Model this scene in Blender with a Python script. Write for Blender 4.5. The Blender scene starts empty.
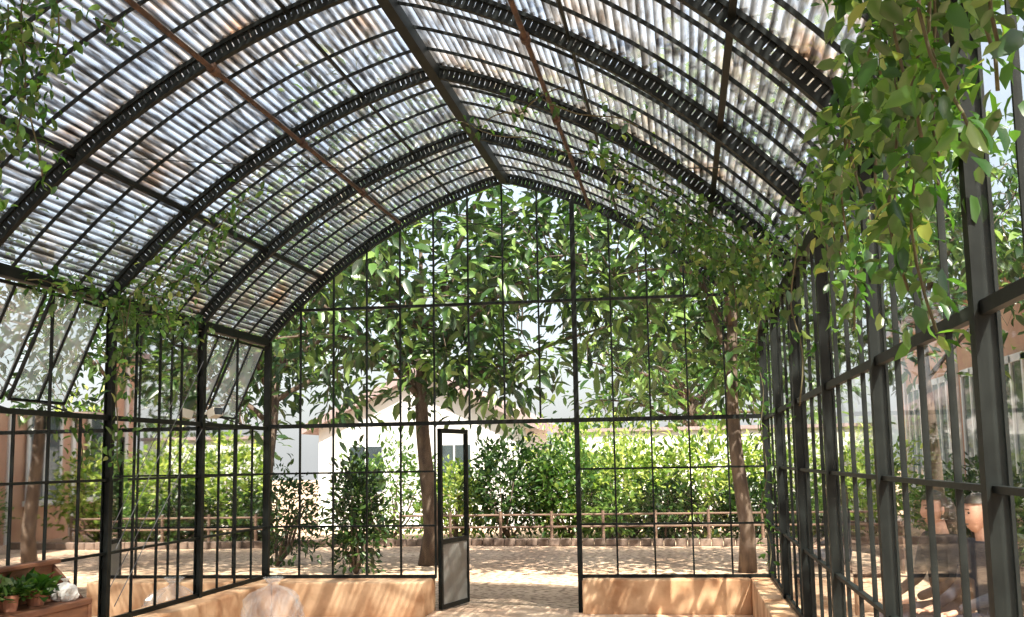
import bpy, numpy as np, math, random
from mathutils import Matrix, Vector
rng=np.random.default_rng(7); random.seed(7)
C=bpy.context.collection
# ------------------------------------------------------------------ dimensions (metres)
W=5.446; D=12.06; S=1.758; ZE=2.966; ZA=4.684; Z1=2.0; Z2=1.5; Z3=0.92; ZS=0.365
XA=1.913; XB=3.47; NB=9
YK=[D-k*S for k in range(NB+1)]; YBACK=YK[-1]
TH0=math.radians(49.25); TH1=math.radians(15.25); RR=5.507
# ------------------------------------------------------------------ materials
def newmat(name):
    m=bpy.data.materials.new(name); m.use_nodes=True; n=m.node_tree; n.nodes.clear()
    return m,n.nodes,n.links
def ramp(ns,stops):
    r=ns.new('ShaderNodeValToRGB'); e=r.color_ramp.elements
    while len(e)<len(stops): e.new(.5)
    for i,(p,c) in enumerate(stops):
        e[i].position=p; e[i].color=(*c,1)
    return r
def pmat(name,c1,c2=None,scale=5,rough=.7,metal=0,bump=0,detail=5,stretch=(1,1,1),spec=.5):
    m,ns,l=newmat(name); c2=c2 or c1
    o=ns.new('ShaderNodeOutputMaterial'); b=ns.new('ShaderNodeBsdfPrincipled')
    tc=ns.new('ShaderNodeTexCoord'); mp=ns.new('ShaderNodeMapping'); mp.inputs['Scale'].default_value=stretch
    nz=ns.new('ShaderNodeTexNoise'); nz.inputs['Scale'].default_value=scale; nz.inputs['Detail'].default_value=detail
    r=ramp(ns,[(.35,c1),(.65,c2)])
    l.new(tc.outputs['Object'],mp.inputs[0]); l.new(mp.outputs[0],nz.inputs['Vector']); l.new(nz.outputs[0],r.inputs[0])
    l.new(r.outputs[0],b.inputs['Base Color']); b.inputs['Roughness'].default_value=rough; b.inputs['Metallic'].default_value=metal
    b.inputs['Specular IOR Level'].default_value=spec
    if bump:
        bp=ns.new('ShaderNodeBump'); bp.inputs['Strength'].default_value=bump; bp.inputs['Distance'].default_value=.02
        l.new(nz.outputs[0],bp.inputs['Height']); l.new(bp.outputs[0],b.inputs['Normal'])
    l.new(b.outputs[0],o.inputs[0]); return m
def leafmat(name,stops,tr=.45,gl=.05):
    m,ns,l=newmat(name)
    o=ns.new('ShaderNodeOutputMaterial'); g=ns.new('ShaderNodeNewGeometry'); r=ramp(ns,stops)
    l.new(g.outputs['Random Per Island'],r.inputs[0])
    d=ns.new('ShaderNodeBsdfDiffuse'); t=ns.new('ShaderNodeBsdfTranslucent'); gs=ns.new('ShaderNodeBsdfGlossy'); gs.inputs['Roughness'].default_value=.35
    hs=ns.new('ShaderNodeHueSaturation'); hs.inputs['Hue'].default_value=.485; hs.inputs['Value'].default_value=1.7; hs.inputs['Saturation'].default_value=1.1
    l.new(r.outputs[0],d.inputs[0]); l.new(r.outputs[0],hs.inputs['Color']); l.new(hs.outputs[0],t.inputs[0])
    m1=ns.new('ShaderNodeMixShader'); m1.inputs[0].default_value=tr; m2=ns.new('ShaderNodeMixShader'); m2.inputs[0].default_value=gl
    l.new(d.outputs[0],m1.inputs[1]); l.new(t.outputs[0],m1.inputs[2]); l.new(m1.outputs[0],m2.inputs[1]); l.new(gs.outputs[0],m2.inputs[2])
    l.new(m2.outputs[0],o.inputs[0]); return m
def glassmat(name,tint=(.97,.985,.975),haze=.005,hcol=(.8,.85,.85),ior=1.22):
    m,ns,l=newmat(name); o=ns.new('ShaderNodeOutputMaterial')
    t=ns.new('ShaderNodeBsdfTransparent'); t.inputs[0].default_value=(*tint,1)
    g=ns.new('ShaderNodeBsdfGlossy'); g.inputs['Roughness'].default_value=.02
    d=ns.new('ShaderNodeBsdfDiffuse'); d.inputs[0].default_value=(*hcol,1)
    tl=ns.new('ShaderNodeBsdfTranslucent'); tl.inputs[0].default_value=(*hcol,1)
    ad=ns.new('ShaderNodeMixShader'); ad.inputs[0].default_value=.5
    l.new(d.outputs[0],ad.inputs[1]); l.new(tl.outputs[0],ad.inputs[2])
    lw=ns.new('ShaderNodeFresnel'); lw.inputs[0].default_value=ior
    m1=ns.new('ShaderNodeMixShader'); m2=ns.new('ShaderNodeMixShader')
    tc=ns.new('ShaderNodeTexCoord'); nz=ns.new('ShaderNodeTexNoise'); nz.inputs['Scale'].default_value=3
    mt=ns.new('ShaderNodeMath'); mt.operation='MULTIPLY'; mt.inputs[1].default_value=haze*2
    l.new(tc.outputs['Object'],nz.inputs['Vector']); l.new(nz.outputs[0],mt.inputs[0]); l.new(mt.outputs[0],m1.inputs[0])
    l.new(t.outputs[0],m1.inputs[1]); l.new(ad.outputs[0],m1.inputs[2])
    l.new(lw.outputs[0],m2.inputs[0]); l.new(m1.outputs[0],m2.inputs[1]); l.new(g.outputs[0],m2.inputs[2]); l.new(m2.outputs[0],o.inputs[0]); return m
IRON=pmat('iron_paint',(.004,.006,.0055),(.010,.013,.012),9,.55,0,.1,spec=.2)
RUST=pmat('rusty_pipe',(.03,.018,.012),(.09,.045,.025),14,.7,0,.2)
GREYM=pmat('grey_metal_panel',(.16,.16,.145),(.24,.23,.21),4,.45,0,.1)
GLASS=glassmat('glass'); DUSTY=glassmat('dusty_glass',(.85,.9,.9),.28,(.72,.8,.82),1.3)
PLASTER=pmat('terracotta_plaster',(.42,.21,.10),(.76,.50,.30),3.2,.85,0,.4,detail=10)
PAVE=pmat('floor_paving',(.56,.36,.24),(.74,.55,.39),2.5,.85,0,.3)
WOOD=pmat('wood',(.13,.05,.03),(.27,.12,.06),3,.55,0,.2,stretch=(8,1,8))
GREYWOOD=pmat('grey_wood',(.10,.06,.045),(.20,.13,.09),4,.8,0,.2,stretch=(1,1,8))
BARK=pmat('bark',(.055,.038,.03),(.15,.11,.08),9,.9,0,.8,stretch=(1,1,.3))
WHITE=pmat('white_wall',(.66,.66,.65),(.76,.76,.75),2,.9)
PEACH=pmat('peach_wall',(.46,.25,.17),(.58,.34,.23),1.5,.9)
ROOFT=pmat('roof_tiles',(.24,.18,.18),(.36,.28,.27),6,.85,0,.3,stretch=(6,1,1))
DARK=pmat('dark_glass',(.03,.04,.05),(.06,.08,.09),2,.1)
BRICK=pmat('border_brick',(.14,.10,.08),(.26,.19,.15),6,.9,0,.5)
POT=pmat('terracotta_pot',(.26,.10,.06),(.38,.17,.10),8,.8,0,.1)
LAMPM=pmat('lamp_casing',(.6,.58,.5),(.7,.68,.6),5,.5)
ROD=pmat('thin_rod',(.12,.12,.12),None,5,.5)
PAPER=pmat('paper_sack',(.62,.60,.56),(.74,.72,.68),9,.8,0,.3)
LF_TREE=leafmat('leaf_broad',[(0,(.010,.032,.007)),(.5,(.028,.075,.016)),(.78,(.08,.17,.035)),(1,(.24,.36,.10))],.42,.07)
LF_DARK=leafmat('leaf_dark',[(0,(.008,.026,.007)),(.6,(.022,.055,.013)),(1,(.07,.13,.03))],.35,.04)
LF_LIME=leafmat('leaf_lime',[(0,(.04,.09,.015)),(.5,(.16,.27,.045)),(1,(.50,.56,.17))],.5,.03)
LF_MID=leafmat('leaf_mid',[(0,(.02,.06,.01)),(.5,(.06,.14,.028)),(1,(.19,.29,.07))],.45,.05)
LF_VINE=leafmat('leaf_vine',[(0,(.016,.06,.008)),(.55,(.04,.12,.018)),(.9,(.10,.22,.036)),(1,(.24,.30,.08))],.5,.06)
STEM=pmat('vine_stem',(.06,.05,.025),(.10,.09,.04),9,.8)
def brickmat(name,c1,c2,mortar,scale,bw,rh):
    m,ns,l=newmat(name); o=ns.new('ShaderNodeOutputMaterial'); b=ns.new('ShaderNodeBsdfPrincipled'); b.inputs['Roughness'].default_value=.9
    tc=ns.new('ShaderNodeTexCoord'); sx=ns.new('ShaderNodeSeparateXYZ'); cx=ns.new('ShaderNodeCombineXYZ')
    ad=ns.new('ShaderNodeMath'); ad.operation='ADD'
    br=ns.new('ShaderNodeTexBrick'); br.inputs['Color1'].default_value=(*c1,1); br.inputs['Color2'].default_value=(*c2,1); br.inputs['Mortar'].default_value=(*mortar,1)
    br.inputs['Scale'].default_value=scale; br.inputs['Brick Width'].default_value=bw; br.inputs['Row Height'].default_value=rh; br.inputs['Mortar Size'].default_value=.012
    l.new(tc.outputs['Object'],sx.inputs[0]); l.new(sx.outputs[0],ad.inputs[0]); l.new(sx.outputs[1],ad.inputs[1]); l.new(ad.outputs[0],cx.inputs[0]); l.new(sx.outputs[2],cx.inputs[1])
    l.new(cx.outputs[0],br.inputs['Vector']); l.new(br.outputs[0],b.inputs['Base Color']); l.new(b.outputs[0],o.inputs[0]); return m
BLOCK=brickmat('stone_block_wall',(.17,.13,.11),(.12,.10,.085),(.26,.22,.19),1,.5,.16)
def sandmat():
    m,ns,l=newmat('sand_ground'); o=ns.new('ShaderNodeOutputMaterial'); b=ns.new('ShaderNodeBsdfPrincipled'); b.inputs['Roughness'].default_value=.95
    tc=ns.new('ShaderNodeTexCoord'); n1=ns.new('ShaderNodeTexNoise'); n1.inputs['Scale'].default_value=.8; n1.inputs['Detail'].default_value=8
    n2=ns.new('ShaderNodeTexNoise'); n2.inputs['Scale'].default_value=12; n2.inputs['Detail'].default_value=6
    r1=ramp(ns,[(.3,(.44,.29,.19)),(.7,(.70,.52,.37))]); r2=ramp(ns,[(.40,(.26,.19,.14)),(.5,(1,1,1))])
    mx=ns.new('ShaderNodeMix'); mx.data_type='RGBA'; mx.blend_type='MULTIPLY'; mx.inputs[0].default_value=.8
    bp=ns.new('ShaderNodeBump'); bp.inputs['Strength'].default_value=.4; bp.inputs['Distance'].default_value=.03
    l.new(tc.outputs['Object'],n1.inputs['Vector']); l.new(tc.outputs['Object'],n2.inputs['Vector']); l.new(n1.outputs[0],r1.inputs[0]); l.new(n2.outputs[0],r2.inputs[0])
    l.new(r1.outputs[0],mx.inputs[6]); l.new(r2.outputs[0],mx.inputs[7]); l.new(mx.outputs[2],b.inputs['Base Color'])
    l.new(n2.outputs[0],bp.inputs['Height']); l.new(bp.outputs[0],b.inputs['Normal']); l.new(b.outputs[0],o.inputs[0]); return m
SAND=sandmat()
def roofmat():
    m,ns,l=newmat('corrugated_fibreglass'); o=ns.new('ShaderNodeOutputMaterial')
    tc=ns.new('ShaderNodeTexCoord'); at=ns.new('ShaderNodeAttribute'); at.attribute_name='corr'
    mp=ns.new('ShaderNodeMapping'); mp.inputs['Scale'].default_value=(1.3,.75,1.3)
    n1=ns.new('ShaderNodeTexNoise'); n1.inputs['Scale'].default_value=1.5; n1.inputs['Detail'].default_value=6; n1.inputs['Distortion'].default_value=.5
    l.new(tc.outputs['Object'],mp.inputs[0]); l.new(mp.outputs[0],n1.inputs['Vector'])
    r1=ramp(ns,[(.36,(.36,.39,.43)),(.48,(.62,.66,.70)),(.60,(.66,.61,.54)),(.72,(.50,.32,.20))])
    l.new(n1.outputs[0],r1.inputs[0])
    mp2=ns.new('ShaderNodeMapping'); mp2.inputs['Scale'].default_value=(10,1.3,10); n2=ns.new('ShaderNodeTexNoise'); n2.inputs['Scale'].default_value=2.0; n2.inputs['Detail'].default_value=5
    l.new(tc.outputs['Object'],mp2.inputs[0]); l.new(mp2.outputs[0],n2.inputs['Vector'])
    r2=ramp(ns,[(.38,(.14,.135,.13)),(.50,(.50,.51,.52)),(.62,(1,1,1))]); l.new(n2.outputs[0],r2.inputs[0])
    mx=ns.new('ShaderNodeMix'); mx.data_type='RGBA'; mx.blend_type='MULTIPLY'; mx.inputs[0].default_value=.95
    l.new(r1.outputs[0],mx.inputs[6]); l.new(r2.outputs[0],mx.inputs[7])
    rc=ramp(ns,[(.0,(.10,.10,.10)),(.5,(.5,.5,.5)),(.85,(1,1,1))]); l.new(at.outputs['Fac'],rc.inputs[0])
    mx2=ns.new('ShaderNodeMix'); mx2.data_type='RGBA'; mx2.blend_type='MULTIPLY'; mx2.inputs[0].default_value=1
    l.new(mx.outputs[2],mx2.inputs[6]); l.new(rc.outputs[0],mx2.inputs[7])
    d=ns.new('ShaderNodeBsdfDiffuse'); t=ns.new('ShaderNodeBsdfTranslucent'); g=ns.new('ShaderNodeBsdfGlossy'); g.inputs['Roughness'].default_value=.25
    tr=ns.new('ShaderNodeBsdfTransparent'); tr.inputs[0].default_value=(.90,.95,.99,1)
    l.new(mx2.outputs[2],d.inputs[0]); l.new(mx2.outputs[2],t.inputs[0])
    a=ns.new('ShaderNodeMixShader'); a.inputs[0].default_value=.7; l.new(d.outputs[0],a.inputs[1]); l.new(t.outputs[0],a.inputs[2])
    b=ns.new('ShaderNodeMixShader'); b.inputs[0].default_value=.08; l.new(a.outputs[0],b.inputs[1]); l.new(g.outputs[0],b.inputs[2])
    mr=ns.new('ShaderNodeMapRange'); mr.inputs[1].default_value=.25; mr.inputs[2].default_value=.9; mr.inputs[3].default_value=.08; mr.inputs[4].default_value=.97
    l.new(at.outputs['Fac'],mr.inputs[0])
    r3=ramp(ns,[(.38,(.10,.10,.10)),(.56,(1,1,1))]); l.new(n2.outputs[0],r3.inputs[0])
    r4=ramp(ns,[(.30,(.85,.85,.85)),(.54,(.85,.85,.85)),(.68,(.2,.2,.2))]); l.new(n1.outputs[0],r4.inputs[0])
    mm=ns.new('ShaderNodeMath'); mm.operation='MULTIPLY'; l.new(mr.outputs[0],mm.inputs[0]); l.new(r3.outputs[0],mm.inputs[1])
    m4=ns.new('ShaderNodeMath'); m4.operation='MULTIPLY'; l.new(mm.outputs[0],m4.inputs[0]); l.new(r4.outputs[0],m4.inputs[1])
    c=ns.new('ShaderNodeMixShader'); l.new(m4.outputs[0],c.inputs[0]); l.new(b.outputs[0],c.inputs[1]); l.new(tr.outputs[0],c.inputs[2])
    l.new(c.outputs[0],o.inputs[0]); return m
ROOF=roofmat()
# ------------------------------------------------------------------ mesh builder
class MB:
    def __init__(s): s.v=[];s.f=[];s.m=[]
    def raw(s,v,f,m=0):
        o=len(s.v); s.v+= [tuple(x) for x in v]; s.f+=[tuple(i+o for i in q) for q in f]; s.m+=[m]*len(f)
    def box(s,a,b,m=0):
        x0,y0,z0=a;x1,y1,z1=b
        s.raw([(x0,y0,z0),(x1,y0,z0),(x1,y1,z0),(x0,y1,z0),(x0,y0,z1),(x1,y0,z1),(x1,y1,z1),(x0,y1,z1)],
          [(0,3,2,1),(4,5,6,7),(0,1,5,4),(1,2,6,5),(2,3,7,6),(3,0,4,7)],m)
    def beam(s,a,b,w,h,m=0,up=(0,0,1)):
        a=Vector(a);b=Vector(b);d=(b-a).normalized();u=Vector(up)
        if abs(d.dot(u))>.99: u=Vector((0,1,0))
        r=d.cross(u).normalized();u=r.cross(d).normalized()
        v=[]
        for p in (a,b):
            for sx,sy in ((-1,-1),(1,-1),(1,1),(-1,1)): v.append(p+r*sx*w/2+u*sy*h/2)
        s.raw(v,[(0,3,2,1),(4,5,6,7),(0,1,5,4),(1,2,6,5),(2,3,7,6),(3,0,4,7)],m)
    def tube(s,pts,rad,n=8,m=0):
        pts=[Vector(p) for p in pts]
        if not hasattr(rad,'__len__'): rad=[rad]*len(pts)
        v=[];f=[]; pr=None
        for i,p in enumerate(pts):
            d=(pts[min(i+1,len(pts)-1)]-pts[max(i-1,0)]).normalized()
            ref=pr if pr is not None else (Vector((1,0,0)) if abs(d.x)<.9 else Vector((0,1,0)))
            r=(ref-d*ref.dot(d)).normalized(); pr=r; u=d.cross(r)
            for k in range(n):
                a=2*math.pi*k/n; v.append(p+r*math.cos(a)*rad[i]+u*math.sin(a)*rad[i])
        for i in range(len(pts)-1):
            for k in range(n):
                k2=(k+1)%n; f.append((i*n+k,i*n+k2,(i+1)*n+k2,(i+1)*n+k))
        f.append(tuple(range(n-1,-1,-1))); f.append(tuple((len(pts)-1)*n+k for k in range(n)))
        s.raw(v,f,m)
    def lathe(s,c,prof,n=20,m=0):
        v=[];f=[]
        for r,z in prof:
            for k in range(n):
                a=2*math.pi*k/n; v.append((c[0]+r*math.cos(a),c[1]+r*math.sin(a),c[2]+z))
        for i in range(len(prof)-1):
            for k in range(n):
                k2=(k+1)%n; f.append((i*n+k,i*n+k2,(i+1)*n+k2,(i+1)*n+k))
        f.append(tuple(range(n-1,-1,-1))); s.raw(v,f,m)
    def build(s,name,mats,smooth=False,parent=None):
        me=bpy.data.meshes.new(name); me.from_pydata(s.v,[],s.f)
        for m in mats: me.materials.append(m)
        me.polygons.foreach_set('material_index',s.m)
        if smooth: me.polygons.foreach_set('use_smooth',[True]*len(s.f))
        me.update(); o=bpy.data.objects.new(name,me); C.objects.link(o)
        if parent: o.parent=parent
        return o
def norm(a): return a/np.maximum(np.linalg.norm(a,axis=1,keepdims=True),1e-9)
def leaves(name,P,Dr,L,mat,wid=.42,parent=None):
    """one mesh of creased pointed leaves. P base pts, Dr directions, L lengths"""
    n=len(P); Dr=norm(Dr); up=rng.normal(size=(n,3))*.5+np.array([0,0,1.]); sd=norm(np.cross(Dr,up)); nm=np.cross(sd,Dr); L=L[:,None]
    w=L*wid*(.85+.3*rng.random((n,1)))
    dr=-nm*L
    vs=[P, P+Dr*L*.5+dr*.02, P+Dr*L+dr*.22, P+Dr*L*.28-sd*w*.42+nm*L*.05, P+Dr*L*.66-sd*w*.40+nm*L*.0, P+Dr*L*.28+sd*w*.42+nm*L*.05, P+Dr*L*.66+sd*w*.40+nm*L*.0]
    V=np.stack(vs,1).reshape(-1,3)
    pat=np.array([0,1,4,3, 0,5,6,1, 1,2,4, 1,6,2]); loops=(np.arange(n)[:,None]*7+pat[None]).ravel()
    st=(np.arange(n)[:,None]*14+np.array([0,4,8,11])[None]).ravel()
    me=bpy.data.meshes.new(name); me.vertices.add(len(V)); me.vertices.foreach_set('co',V.ravel().astype(np.float32))
    me.loops.add(len(loops)); me.loops.foreach_set('vertex_index',loops.astype(np.int32))
    me.polygons.add(len(st)); me.polygons.foreach_set('loop_start',st.astype(np.int32))
    me.materials.append(mat); me.update(calc_edges=True); me.validate()
    o=bpy.data.objects.new(name,me); C.objects.link(o)
    if parent: o.parent=parent
    return o
# ------------------------------------------------------------------ arch geometry
def arch(a,off=0.0):
    """a in 0..2 : left eave -> apex -> right eave"""
    q=a if a<=1 else 2-a
    th=TH0+(TH1-TH0)*q
    x=RR*(math.sin(TH0)-math.sin(th)); z=ZE+RR*(math.cos(th)-math.cos(TH0))
    x+=-math.sin(th)*off; z+=math.cos(th)*off
    if a>1: x=W-x
    return x,z
def a_of_x(x):
    q=x if x<=W/2 else W-x
    th=math.asin(math.sin(TH0)-q/RR); a=(th-TH0)/(TH1-TH0)
    return a if x<=W/2 else 2-a
def zarch(x): return arch(a_of_x(x))[1]
# ------------------------------------------------------------------ roof frame
mb=MB(); NA=44
def archstrip(mb,y,off,w,h,m=0,n=NA):
    v=[];f=[]
    for i in range(n+1):
        a=2*i/n
        for o,yy in ((off-h/2,y-w/2),(off-h/2,y+w/2),(off+h/2,y+w/2),(off+h/2,y-w/2)):
            x,z=arch(a,o)
            if abs(a-1)<1e-6: x=W/2
            v.append((x,yy,z))
    for i in range(n):
        for k in range(4):
            k2=(k+1)%4; f.append((i*4+k,i*4+k2,i*4+4+k2,i*4+4+k))
    f+= [(0,1,2,3),(n*4+3,n*4+2,n*4+1,n*4)]
    mb.raw(v,f,m)
for k,y in enumerate(YK):
    archstrip(mb,y,0.0,.05,.026); archstrip(mb,y,.085,.05,.026)
    nz=150
    for i in range(1,nz):
        a0=2*i/nz
        x0,z0=arch(a0,0);x1,z1=arch(a0,.085)
        mb.beam((x0,y,z0),(x1,y,z1),.022,.034)
mb.build('roof_arch_ribs',[IRON])
mb=MB()
for k in range(NB):
    for j in (1,2,3): archstrip(mb,YK[k]-S*j/4,.08,.015,.022)
def purlin(mb,x,w,h,off=.06,m=0):
    x0,z=arch(a_of_x(x),off); mb.beam((x0,YBACK,z),(x0,D,z),w,h,m)
mb.beam((W/2,YBACK,ZA+.02),(W/2,D,ZA+.02),.08,.10)
for x in (.68,4.85): purlin(mb,x,.035,.035)
for x in (2.15,3.95): purlin(mb,x,.02,.02)
for x in (-.02,W+.02): mb.beam((x,YBACK,ZE),(x,D,ZE),.08,.08)
mb.build('roof_purlins',[IRON])
for x in (1.62,3.70):
    mb=MB(); z=zarch(x)-.06; mb.tube([(x,YBACK+.1,z),(x,D-.35,z)],.018,10)
    for y in YK[1:-1]:
        mb.tube([(x,y-.05,z),(x,y+.03,z)],.034,10); mb.beam((x,y-.01,z),(x,y-.01,z+.05),.03,.03)
    mb.build('rusty_conduit_pipe',[RUST],False)
mb=MB()
def wire(a,b,sag=.15,r=.0035):
    a=Vector(a);b=Vector(b); mb.tube([a.lerp(b,t)-Vector((0,0,sag*4*t*(1-t))) for t in np.linspace(0,1,13)],r,5)
wire((.9,6.79,3.65),(4.9,6.79,3.35),.05); wire((1.2,8.2,3.8),(4.6,9.2,3.6),.2); wire((1.5,10.6,4.05),(3.5,10.6,4.2),.25)
mb.build('hanging_wires',[IRON])
# roof sheet (real corrugation, ridges run the length of the house)
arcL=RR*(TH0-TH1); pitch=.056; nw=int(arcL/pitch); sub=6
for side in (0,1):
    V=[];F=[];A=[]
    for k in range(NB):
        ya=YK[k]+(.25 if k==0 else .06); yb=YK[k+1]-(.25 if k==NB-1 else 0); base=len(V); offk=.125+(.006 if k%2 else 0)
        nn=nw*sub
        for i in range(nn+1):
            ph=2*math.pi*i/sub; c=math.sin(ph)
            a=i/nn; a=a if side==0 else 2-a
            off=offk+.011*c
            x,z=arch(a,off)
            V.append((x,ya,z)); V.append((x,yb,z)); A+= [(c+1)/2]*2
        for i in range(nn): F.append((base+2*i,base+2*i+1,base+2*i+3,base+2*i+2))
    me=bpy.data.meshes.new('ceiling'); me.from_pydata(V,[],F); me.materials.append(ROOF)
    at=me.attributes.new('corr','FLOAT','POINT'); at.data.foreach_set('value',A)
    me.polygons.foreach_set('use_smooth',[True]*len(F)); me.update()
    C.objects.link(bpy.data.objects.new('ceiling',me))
# ------------------------------------------------------------------ side walls
def sidewall(name,X,sgn,vents):
    mb=MB(); gl=MB(); fr=MB()
    for k,y in enumerate(YK):
        mb.beam((X-.03,y,0),(X-.03,y,ZE),.01,.06,0,(0,1,0)) ; mb.beam((X+.03,y,0),(X+.03,y,ZE),.01,.06,0,(0,1,0))
        mb.beam((X,y,0),(X,y,ZE),.06,.02,0,(0,1,0))
    for z,h in ((Z1,.04),(Z2,.02),(Z3,.02),(ZS+.015,.05)):
        mb.beam((X,YBACK,z),(X,D,z),.03,h)
    for k in range(NB):
        for j in (1,2,3):
            y=YK[k]-S*j/4; top=ZE
            if k in vents and j!=2: top=Z1
            mb.beam((X,y,ZS),(X,y,top),.022,.014,0,(0,1,0))
        if k in vents:
            for j in (0,2):
                ya=YK[k]-S*j/4-.02*(j==0)-.05; yb=YK[k]-S*(j+2)/4+.05; zt=ZE-.07; zb=Z1+.12; xo=X+sgn*.36
                Xh=X+sgn*.03
                for a,b in (((Xh,ya,zt),(xo,ya,zb)),((Xh,yb,zt),(xo,yb,zb)),((Xh,ya,zt),(Xh,yb,zt)),((xo,ya,zb),(xo,yb,zb)),((Xh,(ya+yb)/2,zt),(xo,(ya+yb)/2,zb))):
                    mb.beam(a,b,.022,.022)
                fr.raw([(Xh,ya,zt),(Xh,yb,zt),(xo,yb,zb),(xo,ya,zb)],[(0,1,2,3)])
                mb.tube([(X,(ya+yb)/2,Z1),(xo,(ya+yb)/2,zb)],.008,5)
            gl.raw([(X,YK[k],ZS),(X,YK[k+1],ZS),(X,YK[k+1],Z1),(X,YK[k],Z1)],[(0,1,2,3)])
        else:
            gl.raw([(X,YK[k],ZS),(X,YK[k+1],ZS),(X,YK[k+1],ZE),(X,YK[k],ZE)],[(0,1,2,3)])
    w=mb.build(name,[IRON]); g=gl.build('window_panes',[GLASS],parent=w)
    if fr.v: fr.build('vent_panes',[DUSTY],parent=w)
    return w
wl=sidewall('wall_left',0,-1,(0,2)); wr=sidewall('wall_right',W,1,())
mb=MB()
for (y0,z0,y1,z1) in ((8.6,.5,10.2,1.95),(8.6,.95,10.2,2.6)): mb.tube([(.06,y0,z0),(.06,y1,z1)],.004,5)
mb.build('bracing_rods',[ROD],parent=wl)
# end walls
def endwall(name,Y,door=True):
    mb=MB(); gl=MB()
    xs=[XA*i/5 for i in range(6)]+[XB+(W-XB)*i/5 for i in range(6)]
    mid=[XA+(XB-XA)*i/4 for i in (1,2,3)]
    for x in xs:
        big=x in (0,XA,XB) or abs(x-W)<1e-6
        zt=zarch(min(max(x,0),W)); w=.05 if big else .018; d=.06 if big else .03
        mb.beam((x,Y,0 if big else ZS),(x,Y,zt),w,d,0,(0,1,0))
    for x in mid: mb.beam((x,Y,Z1+.05),(x,Y,zarch(x)),.018,.03,0,(0,1,0))
    for z,h in ((Z1+.02,.045),(3.32,.03)):
        x0=0; x1=W
        if z>ZE:
            x0=next(x for x in np.linspace(0,2.7,300) if zarch(x)>z); x1=W-x0
        mb.beam((x0,Y,z),(x1,Y,z),.04,h)
    for z,h in ((Z2,.02),(Z3,.02),(ZS+.015,.04)):
        mb.beam((0,Y,z),(XA,Y,z),.035,h); mb.beam((XB,Y,z),(W,Y,z),.035,h)
    w=mb.build(name,[IRON])
    gl.raw([(0,Y,ZS),(XA,Y,ZS),(XA,Y,Z1),(0,Y,Z1)],[(0,1,2,3)]); gl.raw([(XB,Y,ZS),(W,Y,ZS),(W,Y,Z1),(XB,Y,Z1)],[(0,1,2,3)])
    n=40; v=[];f=[]
    for i in range(n+1):
        x=W*i/n; v+=[(x,Y,Z1),(x,Y,zarch(x))]
    for i in range(n): f.append((2*i,2*i+2,2*i+3,2*i+1))
    gl.raw(v,f); gl.build('window_panes',[GLASS],parent=w)
    return w
endwall('wall_end',D); endwall('wall_back',YBACK)
# door leaf, standing open outwards
mb=MB(); h0=Vector((XA+.04,D+.03,0)); dd=Vector((.16,.71,0)).normalized(); wd=.74
def dp(t,z): return h0+dd*t+Vector((0,0,z))
for t in (.02,wd-.02): mb.beam(dp(t,.03),dp(t,1.96),.045,.04,0,(dd.x,dd.y,0))
for z in (.05,.74,1.94): mb.beam(dp(0,z),dp(wd,z),.04,.05)
nrm=Vector((dd.y,-dd.x,0))
mb.beam(dp(.04,.39),dp(wd-.04,.39),.02,.64,2)
mb.beam(dp(wd-.1,1.0)+nrm*.05,dp(wd-.1,1.12)+nrm*.05,.015,.015); mb.beam(dp(wd-.1,1.0),dp(wd-.1,1.0)+nrm*.05,.015,.015)
mb.raw([dp(0,.75),dp(wd,.75),dp(wd,1.94),dp(0,1.94)],[(0,1,2,3)],1)
mb.build('door_1',[IRON,GLASS,GREYM])
# curbs / beds
def curb(name,x0,y0,x1,y1,z=ZS):
    mb=MB(); mb.box((x0,y0,0),(x1,y1,z)); o=mb.build(name,[PLASTER]); b=o.modifiers.new('b','BEVEL'); b.width=.02; b.segments=2; return o
curb('baseboard_left',-.12,YBACK,.22,D+.12); curb('baseboard_right',W-.22,YBACK,W+.12,D+.12)
curb('baseboard_end',.22,D-.42,XA-.03,D+.12); curb('baseboard_end.001',XB+.03,D-.16,W-.22,D+.12)
curb('baseboard_back',.22,YBACK-.1,XA,YBACK+.1)
mb=MB(); mb.box((-.1,YBACK-.1,-.06),(W+.1,D+.3,.012)); mb.build('floor',[PAVE])
mb=MB()
mb.raw([(-60,-30,0),(70,-30,0),(70,110,0),(-60,110,0)],[(0,1,2,3)]); mb.build('ground',[SAND])
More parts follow.
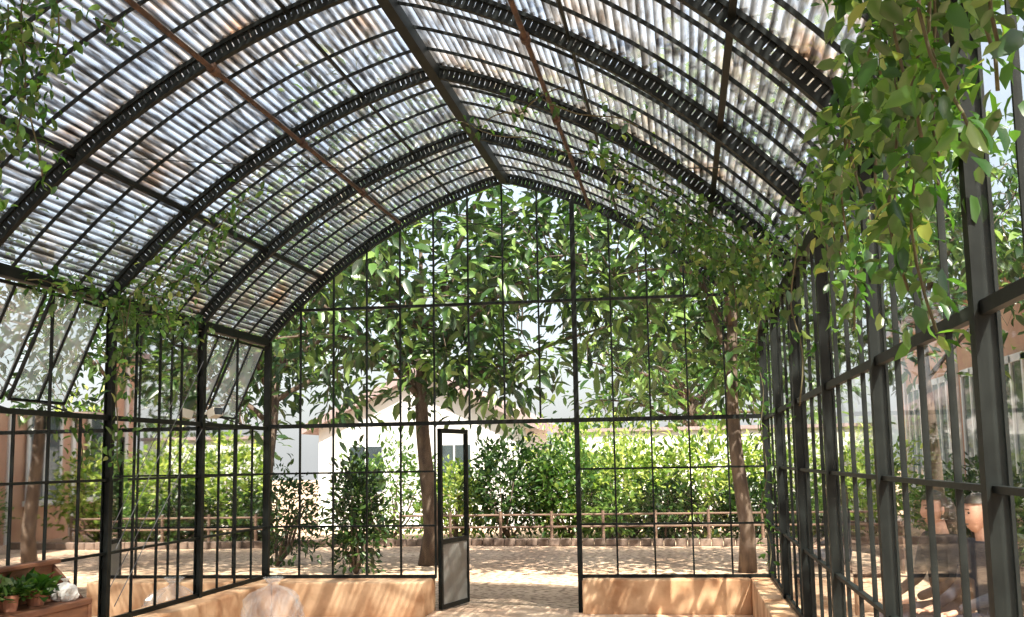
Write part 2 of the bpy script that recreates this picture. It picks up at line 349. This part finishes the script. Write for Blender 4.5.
# ------------------------------------------------------------------ trees
def tree(name,base,cc,cr,ncl,per,ll,mat,tr,seed,fork=.45,spread=.28,wid=.42,droop=.35,zmin=1.9):
    r=np.random.default_rng(seed); mb=MB(); base=np.array(base,float); cc=np.array(cc,float); cr=np.array(cr,float)
    top=np.array([base[0]*.6+cc[0]*.4,base[1]*.6+cc[1]*.4,cc[2]-cr[2]*fork])
    tp=[base+(top-base)*t+np.array([math.sin(t*5+seed)*.07,math.cos(t*4+seed)*.07,0])*(t>0) for t in np.linspace(0,1,8)]
    mb.tube([tuple(p) for p in tp],[tr*(1.25 if i==0 else 1.08-.45*i/7) for i in range(8)],12)
    d=norm(r.normal(size=(ncl,3))); rad=r.random(ncl)**.45
    ctr=cc+d*rad[:,None]*cr; ctr=ctr[ctr[:,2]>zmin]
    # keep foliage out of the greenhouse volume
    ins=(ctr[:,1]<D+.75)&(ctr[:,0]>-.7)&(ctr[:,0]<W+.7)&(ctr[:,2]<5.5); ctr=ctr[~ins]; samples=[tuple(top)]
    for i in range(min(11,len(ctr))):
        e=ctr[i]; s=np.array(tp[-1-(i%3)]); m=(s+e)/2+np.array([0,0,.35])+r.normal(size=3)*.15
        pts=[s*(1-t)**2+2*m*t*(1-t)+e*t*t for t in np.linspace(0,1,7)]
        mb.tube([tuple(p) for p in pts],[tr*.42*(1-.8*t) for t in np.linspace(0,1,7)],6); samples+=[tuple(p) for p in pts[2:]]
    SA=np.array(samples)
    for e in ctr[11:]:
        s=SA[np.argmin(np.linalg.norm(SA-e,axis=1))]; m=(s+e)/2+r.normal(size=3)*.08
        mb.tube([tuple(s),tuple(m),tuple(e)],[tr*.1,tr*.07,tr*.03],4)
    t=mb.build(name,[BARK],True)
    nc=len(ctr); P=np.repeat(ctr,per,0)+r.normal(size=(nc*per,3))*spread*np.array([1,1,.7]); Dv=P-np.repeat(ctr,per,0)+r.normal(size=P.shape)*.12; Dv[:,2]-=droop*spread*r.random(len(Dv))*2
    leaves('foliage',P,Dv,ll*(.6+.6*r.random(len(P))),mat,wid,t); return t
def bush(name,c,rad,n,ll,mat,seed):
    r=np.random.default_rng(seed); mb=MB(); c=np.array(c,float); rad=np.array(rad,float)
    for i in range(9):
        a=r.random()*6.28; e=c+np.array([math.cos(a)*rad[0]*.6,math.sin(a)*rad[1]*.6,rad[2]*(.9+.5*r.random())]); mb.tube([(c[0],c[1],0),tuple((c+e)/2+r.normal(size=3)*.05-np.array([0,0,.2])),tuple(e)],[.03,.02,.008],5)
    t=mb.build(name,[BARK],True)
    d=norm(r.normal(size=(n,3))); q=r.random(n)**.28; lump=1+.26*np.sin(d[:,0]*7+seed)*np.cos(d[:,2]*6+seed)+.18*np.sin(d[:,1]*11)
    P=np.array([c[0],c[1],rad[2]])+d*(q*lump)[:,None]*rad; P=P[P[:,2]>.03]; 
    Dv=(P-np.array([c[0],c[1],rad[2]*.6]))/rad+r.normal(size=P.shape)*.8
    leaves('foliage',P,Dv,ll*(.6+.7*r.random(len(P))),mat,.45,t); return t
tree('broadleaf_tree',(.57,17.5,0),(.8,16.4,4.8),(3.4,2.6,2.7),175,32,.27,LF_TREE,.13,1,zmin=2.3)
tree('broadleaf_tree',(5.41,16.3,0),(5.2,16.2,5.2),(3.1,2.6,2.7),155,32,.25,LF_TREE,.105,2,zmin=2.5)
tree('broadleaf_tree',(-3.0,20,0),(-3.0,20,4.4),(2.6,2,2.6),90,26,.28,LF_DARK,.15,3)
tree('background_tree',(5,38,0),(5,38,5.0),(5,3,3.4),120,26,.45,LF_MID,.25,5,spread=.5)
tree('background_tree',(16,43,0),(14,43,6.5),(5,3,4.4),120,26,.45,LF_DARK,.25,6,spread=.5)
tree('background_tree',(-13,34,0),(-12,34,5),(5,3,4.5),120,26,.42,LF_DARK,.25,8,spread=.5)
tree('garden_tree',(-5.5,7.2,0),(-3.8,7.5,6.2),(3.2,3.0,2.0),105,22,.22,LF_MID,.14,9,zmin=3.0)  # added so its overhanging crown throws leaf shadow on the left roof
tree('garden_tree',(-9.5,17.5,0),(-7.6,16.8,3.6),(3,2.2,2.6),140,28,.24,LF_DARK,.14,10)
tree('garden_tree',(8.4,4.6,0),(7.8,6.5,6.3),(3.0,3.4,2.0),105,22,.22,LF_MID,.14,11,zmin=3.5)  # second overhanging crown, put in to shade the right side of the roof
tree('garden_tree',(7.7,15.2,0),(7.9,15.0,4.4),(1.6,2.6,1.9),80,26,.22,LF_TREE,.08,13,zmin=2.6)
# bushes behind the bed border
for i,(x,y,rx,rz,m,n) in enumerate(((-1.6,23.5,1.3,1.0,LF_MID,1800),(-.2,23.6,.8,.8,LF_LIME,1500),(1.0,23.1,1.0,1.05,LF_DARK,2600),(2.2,23.2,.95,1.0,LF_MID,2600),(3.5,23.4,1.1,1.0,LF_LIME,2600),(4.9,23.2,1.1,1.1,LF_LIME,2600),(6.4,23.4,1.2,1.1,LF_LIME,2600),(8.2,23.4,1.0,1.0,LF_LIME,2000),(2.4,24.7,1.6,1.25,LF_LIME,2400),(4.2,22.7,.7,.6,LF_DARK,1400),(5.8,22.7,.7,.55,LF_DARK,1400),(3.1,22.7,.5,.45,LF_MID,1000),(7.0,22.7,.6,.5,LF_MID,1000))):
    bush('shrub',(x,y,0),(rx,.9 if rx>.8 else .5,rz),n,.15,m,20+i)
for i,(x,y,rx,rz,m,n) in enumerate(((-1.9,11.9,.7,.7,LF_MID,1500),(-3.4,6.0,1.0,1.1,LF_DARK,1600),(-.2,16.2,.42,.85,LF_DARK,1500),(-3.5,14.7,1.2,1.3,LF_LIME,1500),(-1.9,17.5,.7,.75,LF_DARK,1400),(8.9,14.5,.6,.6,LF_MID,1400),(8.9,17.2,.6,.75,LF_DARK,1400),(8.9,20.0,.6,.7,LF_MID,1400),(8.3,11.0,.55,.75,LF_DARK,1700),(8.4,9.4,.5,.6,LF_DARK,1400))):
    bush('garden_shrub',(x,y,0),(rx,rx*.8,rz),n,.12,m,40+i)
# bed border + low fence
mb=MB()
for i in range(60):
    x=-4+i*.215; y=21.3+.25*math.sin(i*.1); h=.13+.015*random.random()
    mb.box((x,y-.06,0),(x+.2,y+.06,h))
o=mb.build('brick_bed_border',[BRICK],False); b=o.modifiers.new('b','BEVEL'); b.width=.012
mb=MB()
for i in range(10): mb.tube([(-1+i*1.0,21.95,0),(-1+i*1.0,21.95,.62)],.03,7)
for z in (.32,.55): mb.tube([(-1,21.95,z),(8,21.95,z)],.02,7)
mb.build('wooden_fence',[GREYWOOD])
# white house
mb=MB(); x0,x1,y0,y1=-4.3,.85,26.8,31; ap=(x0+x1)/2
mb.raw([(x0,y0,0),(x1,y0,0),(x1,y0,2.5),(ap,y0,3.7),(x0,y0,2.5),(x0,y1,0),(x1,y1,0),(x1,y1,2.5),(ap,y1,3.7),(x0,y1,2.5)],[(0,1,2,3,4),(9,8,7,6,5),(1,6,7,2),(5,0,4,9)],0)
for xa,xb in ((x0-.35,ap),(x1+.35,ap)):
    za=2.5-.17; a=[(xa,y0-.3,za),(xb,y0-.3,3.72),(xb,y1+.3,3.72),(xa,y1+.3,za)]; b=[(p[0],p[1],p[2]+.2) for p in a]
    mb.raw(a+b,[(0,1,2,3),(7,6,5,4),(0,4,5,1),(1,5,6,2),(2,6,7,3),(3,7,4,0)],1)
for xc in (-3.1,-.9):
    mb.box((xc-.4,y0-.03,.9),(xc+.4,y0+.01,2.0),2); mb.box((xc-.46,y0-.05,.84),(xc+.46,y0-.03,.9),0); mb.box((xc-.02,y0-.04,.9),(xc+.02,y0-.03,2.0),0)
mb.build('white_house',[WHITE,ROOFT,DARK])
mb=MB(); mb.box((1.5,27,0),(9,27.25,2.25)); mb.box((1.45,26.92,2.25),(9.05,27.33,2.33),1); mb.build('garden_wall',[WHITE,ROOFT])
# block wall left
mb=MB(); mb.box((-9,12.8,0),(-2.6,13.1,2.2)); mb.box((-9.05,12.75,2.2),(-2.55,13.15,2.28)); mb.build('stone_block_wall',[BLOCK])
# peach building right
mb=MB(); X=9.8
mb.box((X,9,0),(X+7,28,4.4),0); mb.box((X-.3,8.7,4.4),(X+7.3,28.3,4.6),1)
for i in range(7):
    y=11+i*2.55; mb.box((X-.06,y-.6,.9),(X+.02,y+.6,3.0),2); 
    for a,b in ((-.7,-.6),(.6,.7),(-.04,.04)): mb.box((X-.09,y+a,.85),(X-.05,y+b,3.1),3)
    mb.box((X-.09,y-.7,3.0),(X-.05,y+.7,3.12),3); mb.box((X-.12,y-.75,.78),(X-.02,y+.75,.9),3)
    mb.box((X-.05,y+1.2,0),(X+.01,y+1.35,4.4),3)
mb.build('peach_building',[PEACH,ROOFT,DARK,WHITE])
# ------------------------------------------------------------------ vines
def vine(name,paths,ll,dens,mat=LF_VINE,seed=0,spread=.06,stem=.005):
    r=np.random.default_rng(seed); mb=MB(); Ps=[];Ds=[]
    for pts in paths:
        pts=np.array(pts,float); seg=np.linalg.norm(np.diff(pts,axis=0),axis=1); cum=np.concatenate([[0],np.cumsum(seg)]); T=cum[-1]
        m=max(6,int(T/.08)); t=np.linspace(0,T,m); Q=np.stack([np.interp(t,cum,pts[:,i]) for i in range(3)],1)
        Q+= np.stack([np.sin(t*9+r.random()*6),np.cos(t*8+r.random()*6),np.sin(t*11)],1)*.025
        mb.tube([tuple(q) for q in Q],stem,5)
        k=int(T*dens); tt=r.random(k)*T; B=np.stack([np.interp(tt,t,Q[:,i]) for i in range(3)],1)+r.normal(size=(k,3))*spread
        d=r.normal(size=(k,3)); d[:,2]-=.7; Ps.append(B);Ds.append(d)
    o=mb.build(name,[STEM],True); P=np.concatenate(Ps);Dv=np.concatenate(Ds)
    leaves('vine_leaves',P,Dv,ll*(.5+.75*r.random(len(P))),mat,.55,o); return o
E=lambda y,dx=.12,z=2.95:(W-dx,y,z)
hang=[[E(2.3,.2,3.02),E(3.2,.16,3.0),E(4.2,.15,2.96),E(5.2,.12,2.93),E(6.4,.12,2.9)],
      [E(2.35,.3,3.02),E(3.0,.3,3.06),E(3.6,.28,3.02)]]
for y,zb,dx in ((2.36,2.5,.1),(2.42,2.55,.1),(2.50,2.5,.1),(2.62,2.42,.12),(2.75,2.5,.18),(2.9,2.36,.12),(3.05,2.45,.2),(3.15,2.4,.1),(3.3,2.35,.1),(3.46,1.98,.10),(3.52,2.1,.15),(3.85,2.25,.10),(4.1,2.45,.1),(4.4,2.45,.12),(4.84,2.12,.10),(5.1,2.4,.1),(5.5,2.5,.10)):
    hang.append([E(y,dx,2.98),E(y+.03,dx+.03,(2.98+zb)/2),E(y,dx,zb)])
vine('climbing_vine',hang,.085,108,seed=1,spread=.055)
vine('climbing_vine',[
 [E(7.5,.2,2.98),E(8.5,.2,3.02),E(9.5,.2,3.05),E(10.6,.2,3.0)],
 [(5.2,8.5,3.1),(4.9,8.5,3.35),(4.5,8.5,3.65),(4.0,8.5,3.95)],
 [(5.2,8.7,3.1),(4.9,8.8,3.3),(4.6,8.9,3.5)],
 [(5.2,9.0,3.0),(4.9,9.1,3.2),(4.6,9.2,3.4),(4.4,9.2,3.55)],
 [(5.25,9.3,3.05),(4.9,9.4,3.35),(4.4,9.3,3.7),(4.1,9.4,3.85)],
 [(5.2,9.8,3.2),(4.8,10.0,3.4),(4.3,10.1,3.7)],
 [(5.1,9.0,3.2),(5.0,9.0,3.0),(5.05,9.0,2.75)],
 [(5.0,9.5,3.2),(4.9,9.5,2.95)],[(4.7,8.9,3.5),(4.7,8.9,3.2)]],.08,190,mat=LF_VINE,seed=2,spread=.12)
vine('climbing_vine',[
 [(4.2,8.4,3.85),(3.7,8.4,4.0),(3.2,8.35,4.15),(2.9,8.3,4.2)],[(3.9,7.0,4.0),(3.6,7.3,3.95),(3.3,7.6,4.0)],[(4.4,7.0,3.7),(4.1,7.0,3.8),(3.8,7.0,3.9)]],.075,32,seed=12,spread=.06)
vine('climbing_vine',[
 [(5.3,10.3,3.0),(5.28,10.2,2.4),(5.3,10.2,1.8),(5.28,10.25,1.2),(5.3,10.2,.6)],
 [(5.3,6.79,3.0),(5.28,6.8,2.4),(5.3,6.78,1.9)]],.08,45,seed=3,spread=.05)
vine('climbing_vine',[
 [(1.62,4.9,4.0),(1.55,5.0,3.7),(1.45,5.0,3.4),(1.5,5.0,3.05)],
 [(1.35,4.9,3.9),(1.28,5.0,3.6),(1.22,5.0,3.2),(1.25,5.0,2.9)],
 [(1.45,4.9,3.95),(1.4,5.0,3.6),(1.38,5.0,3.2)],
 [(1.6,5.3,3.95),(1.7,5.3,3.85)],
 [(1.25,5.0,3.8),(1.4,5.0,3.7),(1.55,5.1,3.75)]],.07,145,seed=4,spread=.06)
vine('climbing_vine',[
 [(.1,7.2,2.92),(.12,8.0,2.9),(.1,8.5,2.88),(.15,9.2,2.9),(.15,10.0,2.88)],
 [(.12,8.5,2.9),(.4,8.5,3.15),(.8,8.45,3.45),(1.2,8.5,3.75)],
 [(.3,8.7,3.0),(.6,8.7,3.2),(.95,8.7,3.5)],
 [(.15,8.6,2.9),(.5,8.8,3.05),(.75,8.7,3.3)],
 [(.15,8.4,2.9),(.17,8.4,2.5),(.15,8.35,2.1),(.18,8.4,1.55)],
 [(.25,8.3,2.95),(.3,8.3,2.6)],
 [(.3,8.4,3.0),(.5,8.4,2.9),(.6,8.4,2.7)]],.075,110,seed=5,spread=.07)
# ------------------------------------------------------------------ lamp on left wall
mb=MB(); c=Vector((.14,10.32,2.12))
mb.beam(c+Vector((-.14,0,-.02)),c,.025,.025,0); mb.beam(c+Vector((-.04,0,-.03)),c+Vector((.05,-.06,.0)),.10,.08,0); mb.beam(c+Vector((.05,-.06,0)),c+Vector((.06,-.067,0)),.085,.065,1)
mb.build('wall_lamp',[LAMPM,DARK])
# work bench
XB1=.56; YB=7.35
mb=MB()
mb.box((.24,4.6,.68),(XB1,YB,.72)); mb.box((.24,4.6,.72),(.27,YB,.97)); mb.box((.235,4.58,.95),(.31,YB+.02,.98))
mb.box((.24,YB-.04,.02),(XB1,YB,.68)); mb.box((.24,4.6,.02),(XB1,4.64,.68)); mb.box((XB1-.04,4.64,.58),(XB1-.01,YB-.04,.68)); mb.box((.26,4.64,.3),(XB1-.02,YB-.04,.33))
mb.raw([(.27,YB-.03,.72),(.5,YB-.03,.72),(.27,YB-.03,.95),(.27,YB,.72),(.5,YB,.72),(.27,YB,.95)],[(0,1,2),(5,4,3),(1,4,5,2),(0,2,5,3),(0,3,4,1)])
for y in (5.5,6.4): mb.box((XB1-.04,y-.02,.02),(XB1,y+.02,.68))
for y0 in (4.66,5.54,6.44): 
    mb.box((XB1-.025,y0,.36),(XB1,y0+.8,.56)); mb.tube([(XB1,y0+.4,.46),(XB1+.03,y0+.4,.46)],.015,8)
o=mb.build('potting_bench',[WOOD]); b=o.modifiers.new('b','BEVEL'); b.width=.006
for i,(x,y) in enumerate(((.40,6.92),(.40,6.62),(.40,6.3))):
    mb=MB(); mb.lathe((x,y,.722),[(.05,0),(.065,.08),(.072,.08),(.072,.10),(.06,.10),(.055,.085)],16); o=mb.build('potted_plant',[POT],False)
    n=130; P=np.array([x,y,.82])+rng.normal(size=(n,3))*np.array([.05,.06,.02]); d=rng.normal(size=(n,3)); d[:,2]=np.abs(d[:,2])+.1
    leaves('plant_leaves',P,d,.11*(.5+.8*rng.random(n)),LF_MID if i else LF_VINE,.5,o)
# crumpled plastic / paper sacks
def sack(name,c,sc,mat,seed,n=56):
    r=random.Random(seed); mb=MB(); prof=[(.20,0),(.26,.05),(.28,.12),(.27,.2),(.25,.27),(.19,.33),(.12,.37),(.05,.40),(.04,.42),(.10,.48)]
    v=[];f=[]
    for r_,z in prof:
        for k in range(n):
            a=2*math.pi*k/n; rr=sc*r_*(1+.12*math.sin(5*a+z*12)+.08*math.sin(13*a-z*18)+.14*(r.random()-.5)); v.append((c[0]+rr*math.cos(a),c[1]+rr*math.sin(a),c[2]+z*sc))
    for i in range(len(prof)-1):
        for k in range(n): f.append((i*n+k,i*n+(k+1)%n,(i+1)*n+(k+1)%n,(i+1)*n+k))
    f.append(tuple(range(n-1,-1,-1))); mb.raw(v,f); return mb.build(name,[mat])
pl,ns,l=newmat('clear_plastic'); o_=ns.new('ShaderNodeOutputMaterial'); t=ns.new('ShaderNodeBsdfTransparent'); p_=ns.new('ShaderNodeBsdfPrincipled'); p_.inputs['Base Color'].default_value=(.8,.83,.85,1); p_.inputs['Roughness'].default_value=.12
mx=ns.new('ShaderNodeMixShader'); mx.inputs[0].default_value=.17; l.new(t.outputs[0],mx.inputs[1]); l.new(p_.outputs[0],mx.inputs[2]); l.new(mx.outputs[0],o_.inputs[0])
sack('plastic_bag',(.52,10.9,.015),1,pl,3); sack('paper_sack',(.46,7.17,.722),.30,PAPER,5,24)
# ------------------------------------------------------------------ people seated on a bench outside
SKIN=pmat('skin',(.46,.26,.18),(.52,.31,.22),6,.55); HAIR=pmat('hair',(.02,.014,.01),(.05,.035,.02),40,.5); SHOE=pmat('shoe',(.03,.03,.03),None,5,.5)
def skinned(verts,edges,rad,root=0,sub=2):
    me=bpy.data.meshes.new('t'); me.from_pydata(verts,edges,[]); o=bpy.data.objects.new('t',me); C.objects.link(o)
    o.modifiers.new('s','SKIN'); 
    for i,r in enumerate(rad):
        sv=me.skin_vertices[0].data[i]; rr=r if hasattr(r,'__len__') else (r,r); sv.radius=rr; sv.use_root=(i==root)
    m=o.modifiers.new('d','SUBSURF'); m.levels=sub; m.render_levels=sub
    dg=bpy.context.evaluated_depsgraph_get(); e=o.evaluated_get(dg).to_mesh()
    V=[tuple(v.co) for v in e.vertices]; F=[tuple(p.vertices) for p in e.polygons]
    o.evaluated_get(dg).to_mesh_clear(); bpy.data.objects.remove(o); return V,F
def person(name,loc,rot,shirt,trous,hairlen=.0):
    J={'pel':(0,0,.55),'wai':(0,.02,.72),'che':(0,.05,.93),'nk0':(0,.05,1.05),
     'shL':(-.17,.05,1.02),'shR':(.17,.05,1.02),'elL':(-.23,.10,.76),'elR':(.23,.10,.76),'wrL':(-.13,.33,.66),'wrR':(.13,.33,.66),
     'hiL':(-.10,.04,.53),'hiR':(.10,.04,.53),'knL':(-.13,.46,.53),'knR':(.13,.46,.53),'anL':(-.12,.50,.09),'anR':(.12,.48,.09),'toL':(-.14,.68,.04),'toR':(.14,.66,.04)}
    nm=list(J); V=[J[k] for k in nm]; I={k:i for i,k in enumerate(nm)}
    Eg=[('pel','wai'),('wai','che'),('che','nk0'),('che','shL'),('che','shR'),('shL','elL'),('shR','elR'),('elL','wrL'),('elR','wrR'),('pel','hiL'),('pel','hiR'),('hiL','knL'),('hiR','knR'),('knL','anL'),('knR','anR'),('anL','toL'),('anR','toR')]
    rd={'pel':(.15,.12),'wai':(.13,.10),'che':(.15,.11),'nk0':.06,'shL':.065,'shR':.065,'elL':.045,'elR':.045,'wrL':.03,'wrR':.03,'hiL':.09,'hiR':.09,'knL':.062,'knR':.062,'anL':.042,'anR':.042,'toL':.03,'toR':.03}
    v,f=skinned(V,[(I[a],I[b]) for a,b in Eg],[rd[k] for k in nm])
    mb=MB(); mb.raw(v,f,0)
    for i,fc in enumerate(f):
        c=[sum(v[j][k] for j in fc)/len(fc) for k in range(3)]
        mb.m[i]=3 if c[2]<.10 else (1 if c[2]<.62 else 0)
    # neck
    mb.tube([(0,.045,1.0),(0,.055,1.08),(0,.07,1.16)],[.062,.052,.05],12,2)
    # head: shaped ellipsoid with jaw, brow, nose, eye sockets
    hc=Vector((0,.085,1.225)); nu,nv=24,18
    def hp(i,j,grow=0):
        ph=math.pi*j/nv; a=2*math.pi*i/nu; x=math.sin(ph)*math.cos(a); y=math.sin(ph)*math.sin(a); z=math.cos(ph)
        t=max(0,-z); X=(.076+grow)*x*(1-.30*t*t); Y=(.096+grow)*y*(1-.12*t)+.012*t; Z=(.118+grow)*z
        if grow==0 and y>.75:
            if abs(x)<.16 and -.45<z<.1: Y+=.018*(1-abs(x)/.16)*(1-abs(z+.22)/.4 if abs(z+.22)<.4 else 0)
            if .2<abs(x)<.5 and -.05<z<.2: Y-=.006
        return hc+Vector((X,Y,Z))
    hv=[hp(i,j) for j in range(nv+1) for i in range(nu)]
    hf=[(j*nu+i,(j+1)*nu+i,(j+1)*nu+(i+1)%nu,j*nu+(i+1)%nu) for j in range(nv) for i in range(nu)]
    mb.raw(hv,hf,2)
    # hair shell
    hv=[hp(i,j,.012) for j in range(nv+1) for i in range(nu)]; hf2=[]
    for q in hf:
        c=sum((hv[k] for k in q),Vector())/4-hc
        if c.z>.062 or (c.y<.0 and c.z>-.065): hf2.append(q)
    mb.raw(hv,hf2,4)
    if hairlen>0: mb.tube([(0,.03,1.28),(0,-.01,1.18),(0,-.03,1.10),(0,-.035,1.05-hairlen*.3)],[.06,.075,.06,.03],12,4)
    for sx in (-1,1):
        mb.tube([hc+Vector((sx*.074,-.005,-.035)),hc+Vector((sx*.082,-.008,-.01)),hc+Vector((sx*.08,-.01,.018))],[.008,.014,.012],8,2)
        e=hc+Vector((sx*.031,.080,.008)); mb.tube([e-Vector((.010,0,0)),e,e+Vector((.010,0,0))],[.003,.008,.003],8,4)
        mb.beam(hc+Vector((sx*.018,.092,.030)),hc+Vector((sx*.045,.084,.030)),.006,.006,4)
    mb.beam(hc+Vector((-.022,.087,-.062)),hc+Vector((.022,.087,-.062)),.012,.007,4)
    for sx in (-1,1):
        w=Vector((sx*.13,.33,.655)); hv,hf=skinned([tuple(w),tuple(w+Vector((0,.05,-.012))),tuple(w+Vector((0,.09,-.022)))],[(0,1),(1,2)],[(.024,.026),(.036,.018),(.036,.014)],0,1); mb.raw(hv,hf,2)
        for j,(dx,ln) in enumerate(((-.028,.062),(-.009,.074),(.010,.07),(.028,.055))):
            b0=w+Vector((dx,.09,-.02)); hv,hf=skinned([tuple(b0),tuple(b0+Vector((dx*.1,ln*.5,.002))),tuple(b0+Vector((dx*.15,ln*.85,-.016))),],[(0,1),(1,2)],[.009,.008,.007],0,1); mb.raw(hv,hf,2)
        b0=w+Vector((-sx*.028,.03,-.01)); hv,hf=skinned([tuple(b0),tuple(b0+Vector((-sx*.028,.03,-.006))),tuple(b0+Vector((-sx*.034,.058,-.012)))],[(0,1),(1,2)],[.012,.010,.008],0,1); mb.raw(hv,hf,2)
    o=mb.build(name,[shirt,trous,SKIN,SHOE,HAIR],True); o.location=loc; o.rotation_euler=(0,0,rot); return o
NAVY=pmat('navy_cloth',(.015,.018,.03),(.03,.035,.05),20,.9); BLK=pmat('black_cloth',(.010,.010,.012),(.02,.02,.024),20,.9); DENIM=pmat('denim',(.04,.06,.11),(.07,.10,.16),30,.9)
def bench(loc,rot,L=1.6):
    mb=MB()
    for i in range(4): mb.box((-L/2,-.18+i*.11,.41),(L/2,-.09+i*.11,.44))
    for i in range(3): mb.box((-L/2,-.26,.55+i*.12),(L/2,-.235,.64+i*.12))
    for x in (-L/2+.12,L/2-.12):
        mb.box((x-.03,-.2,0),(x+.03,-.15,.42)); mb.box((x-.03,.2,0),(x+.03,.25,.42)); mb.box((x-.03,-.2,.37),(x+.03,.25,.41)); mb.box((x-.03,-.29,.40),(x+.03,-.26,.92))
    o=mb.build('garden_bench',[GREYWOOD]); o.location=loc; o.rotation_euler=(0,0,rot)
B1=(6.42,7.75);R1=1.75;B2=(6.28,12.6);R2=1.9
bench((*B1,0),R1,1.7); bench((*B2,0),R2,1.5)
def onb(bl,rot,dx): return (bl[0]+dx*math.cos(rot),bl[1]+dx*math.sin(rot),0)
person('seated_person',onb(B1,R1,.38),R1+.15,BLK,NAVY,.25); person('seated_person',onb(B1,R1,-.30),R1+.1,NAVY,DENIM,.0); person('seated_person',onb(B2,R2,.1),R2,BLK,NAVY,.2)
# ------------------------------------------------------------------ light
w=bpy.data.worlds.new('sky'); bpy.context.scene.world=w; w.use_nodes=True; ns=w.node_tree.nodes; l=w.node_tree.links; ns.clear()
o_=ns.new('ShaderNodeOutputWorld'); bg=ns.new('ShaderNodeBackground'); sk=ns.new('ShaderNodeTexSky'); sk.sky_type='NISHITA'; sk.sun_disc=False; sk.sun_elevation=math.radians(52); sk.sun_rotation=math.radians(150); sk.dust_density=5.0
mxw=ns.new('ShaderNodeMix'); mxw.data_type='RGBA'; mxw.inputs[0].default_value=.5; mxw.inputs[7].default_value=(3.4,3.45,3.5,1)
l.new(sk.outputs[0],mxw.inputs[6]); bg.inputs[1].default_value=.37; l.new(mxw.outputs[2],bg.inputs[0]); l.new(bg.outputs[0],o_.inputs[0])
sd=bpy.data.lights.new('sun','SUN'); sd.energy=15.0; sd.angle=math.radians(.55); sd.color=(1,.93,.81); so=bpy.data.objects.new('sun',sd); C.objects.link(so)
so.rotation_euler=Vector((-.34,.50,-.80)).to_track_quat('-Z','Y').to_euler()
# ------------------------------------------------------------------ camera
f_,pi_,ya_,ro_,sy_=1123.06,.1297,.1497,.0171,5.71
fw=Vector((-math.sin(ya_)*math.cos(pi_),math.cos(ya_)*math.cos(pi_),math.sin(pi_))); rt=Vector((math.cos(ya_),math.sin(ya_),0)); up=rt.cross(fw)
r2=rt*math.cos(ro_)-up*math.sin(ro_); u2=up*math.cos(ro_)+rt*math.sin(ro_)
cd=bpy.data.cameras.new('camera'); cd.sensor_width=36; cd.lens=f_/1024*36; cd.shift_y=sy_/1024; cd.clip_start=.05; cd.clip_end=500
cam=bpy.data.objects.new('camera',cd); C.objects.link(cam); M=Matrix((r2,u2,-fw)).transposed().to_4x4(); M.translation=(4.607,0,1.6); cam.matrix_world=M
bpy.context.scene.camera=cam
bpy.context.scene.view_settings.view_transform='Standard'
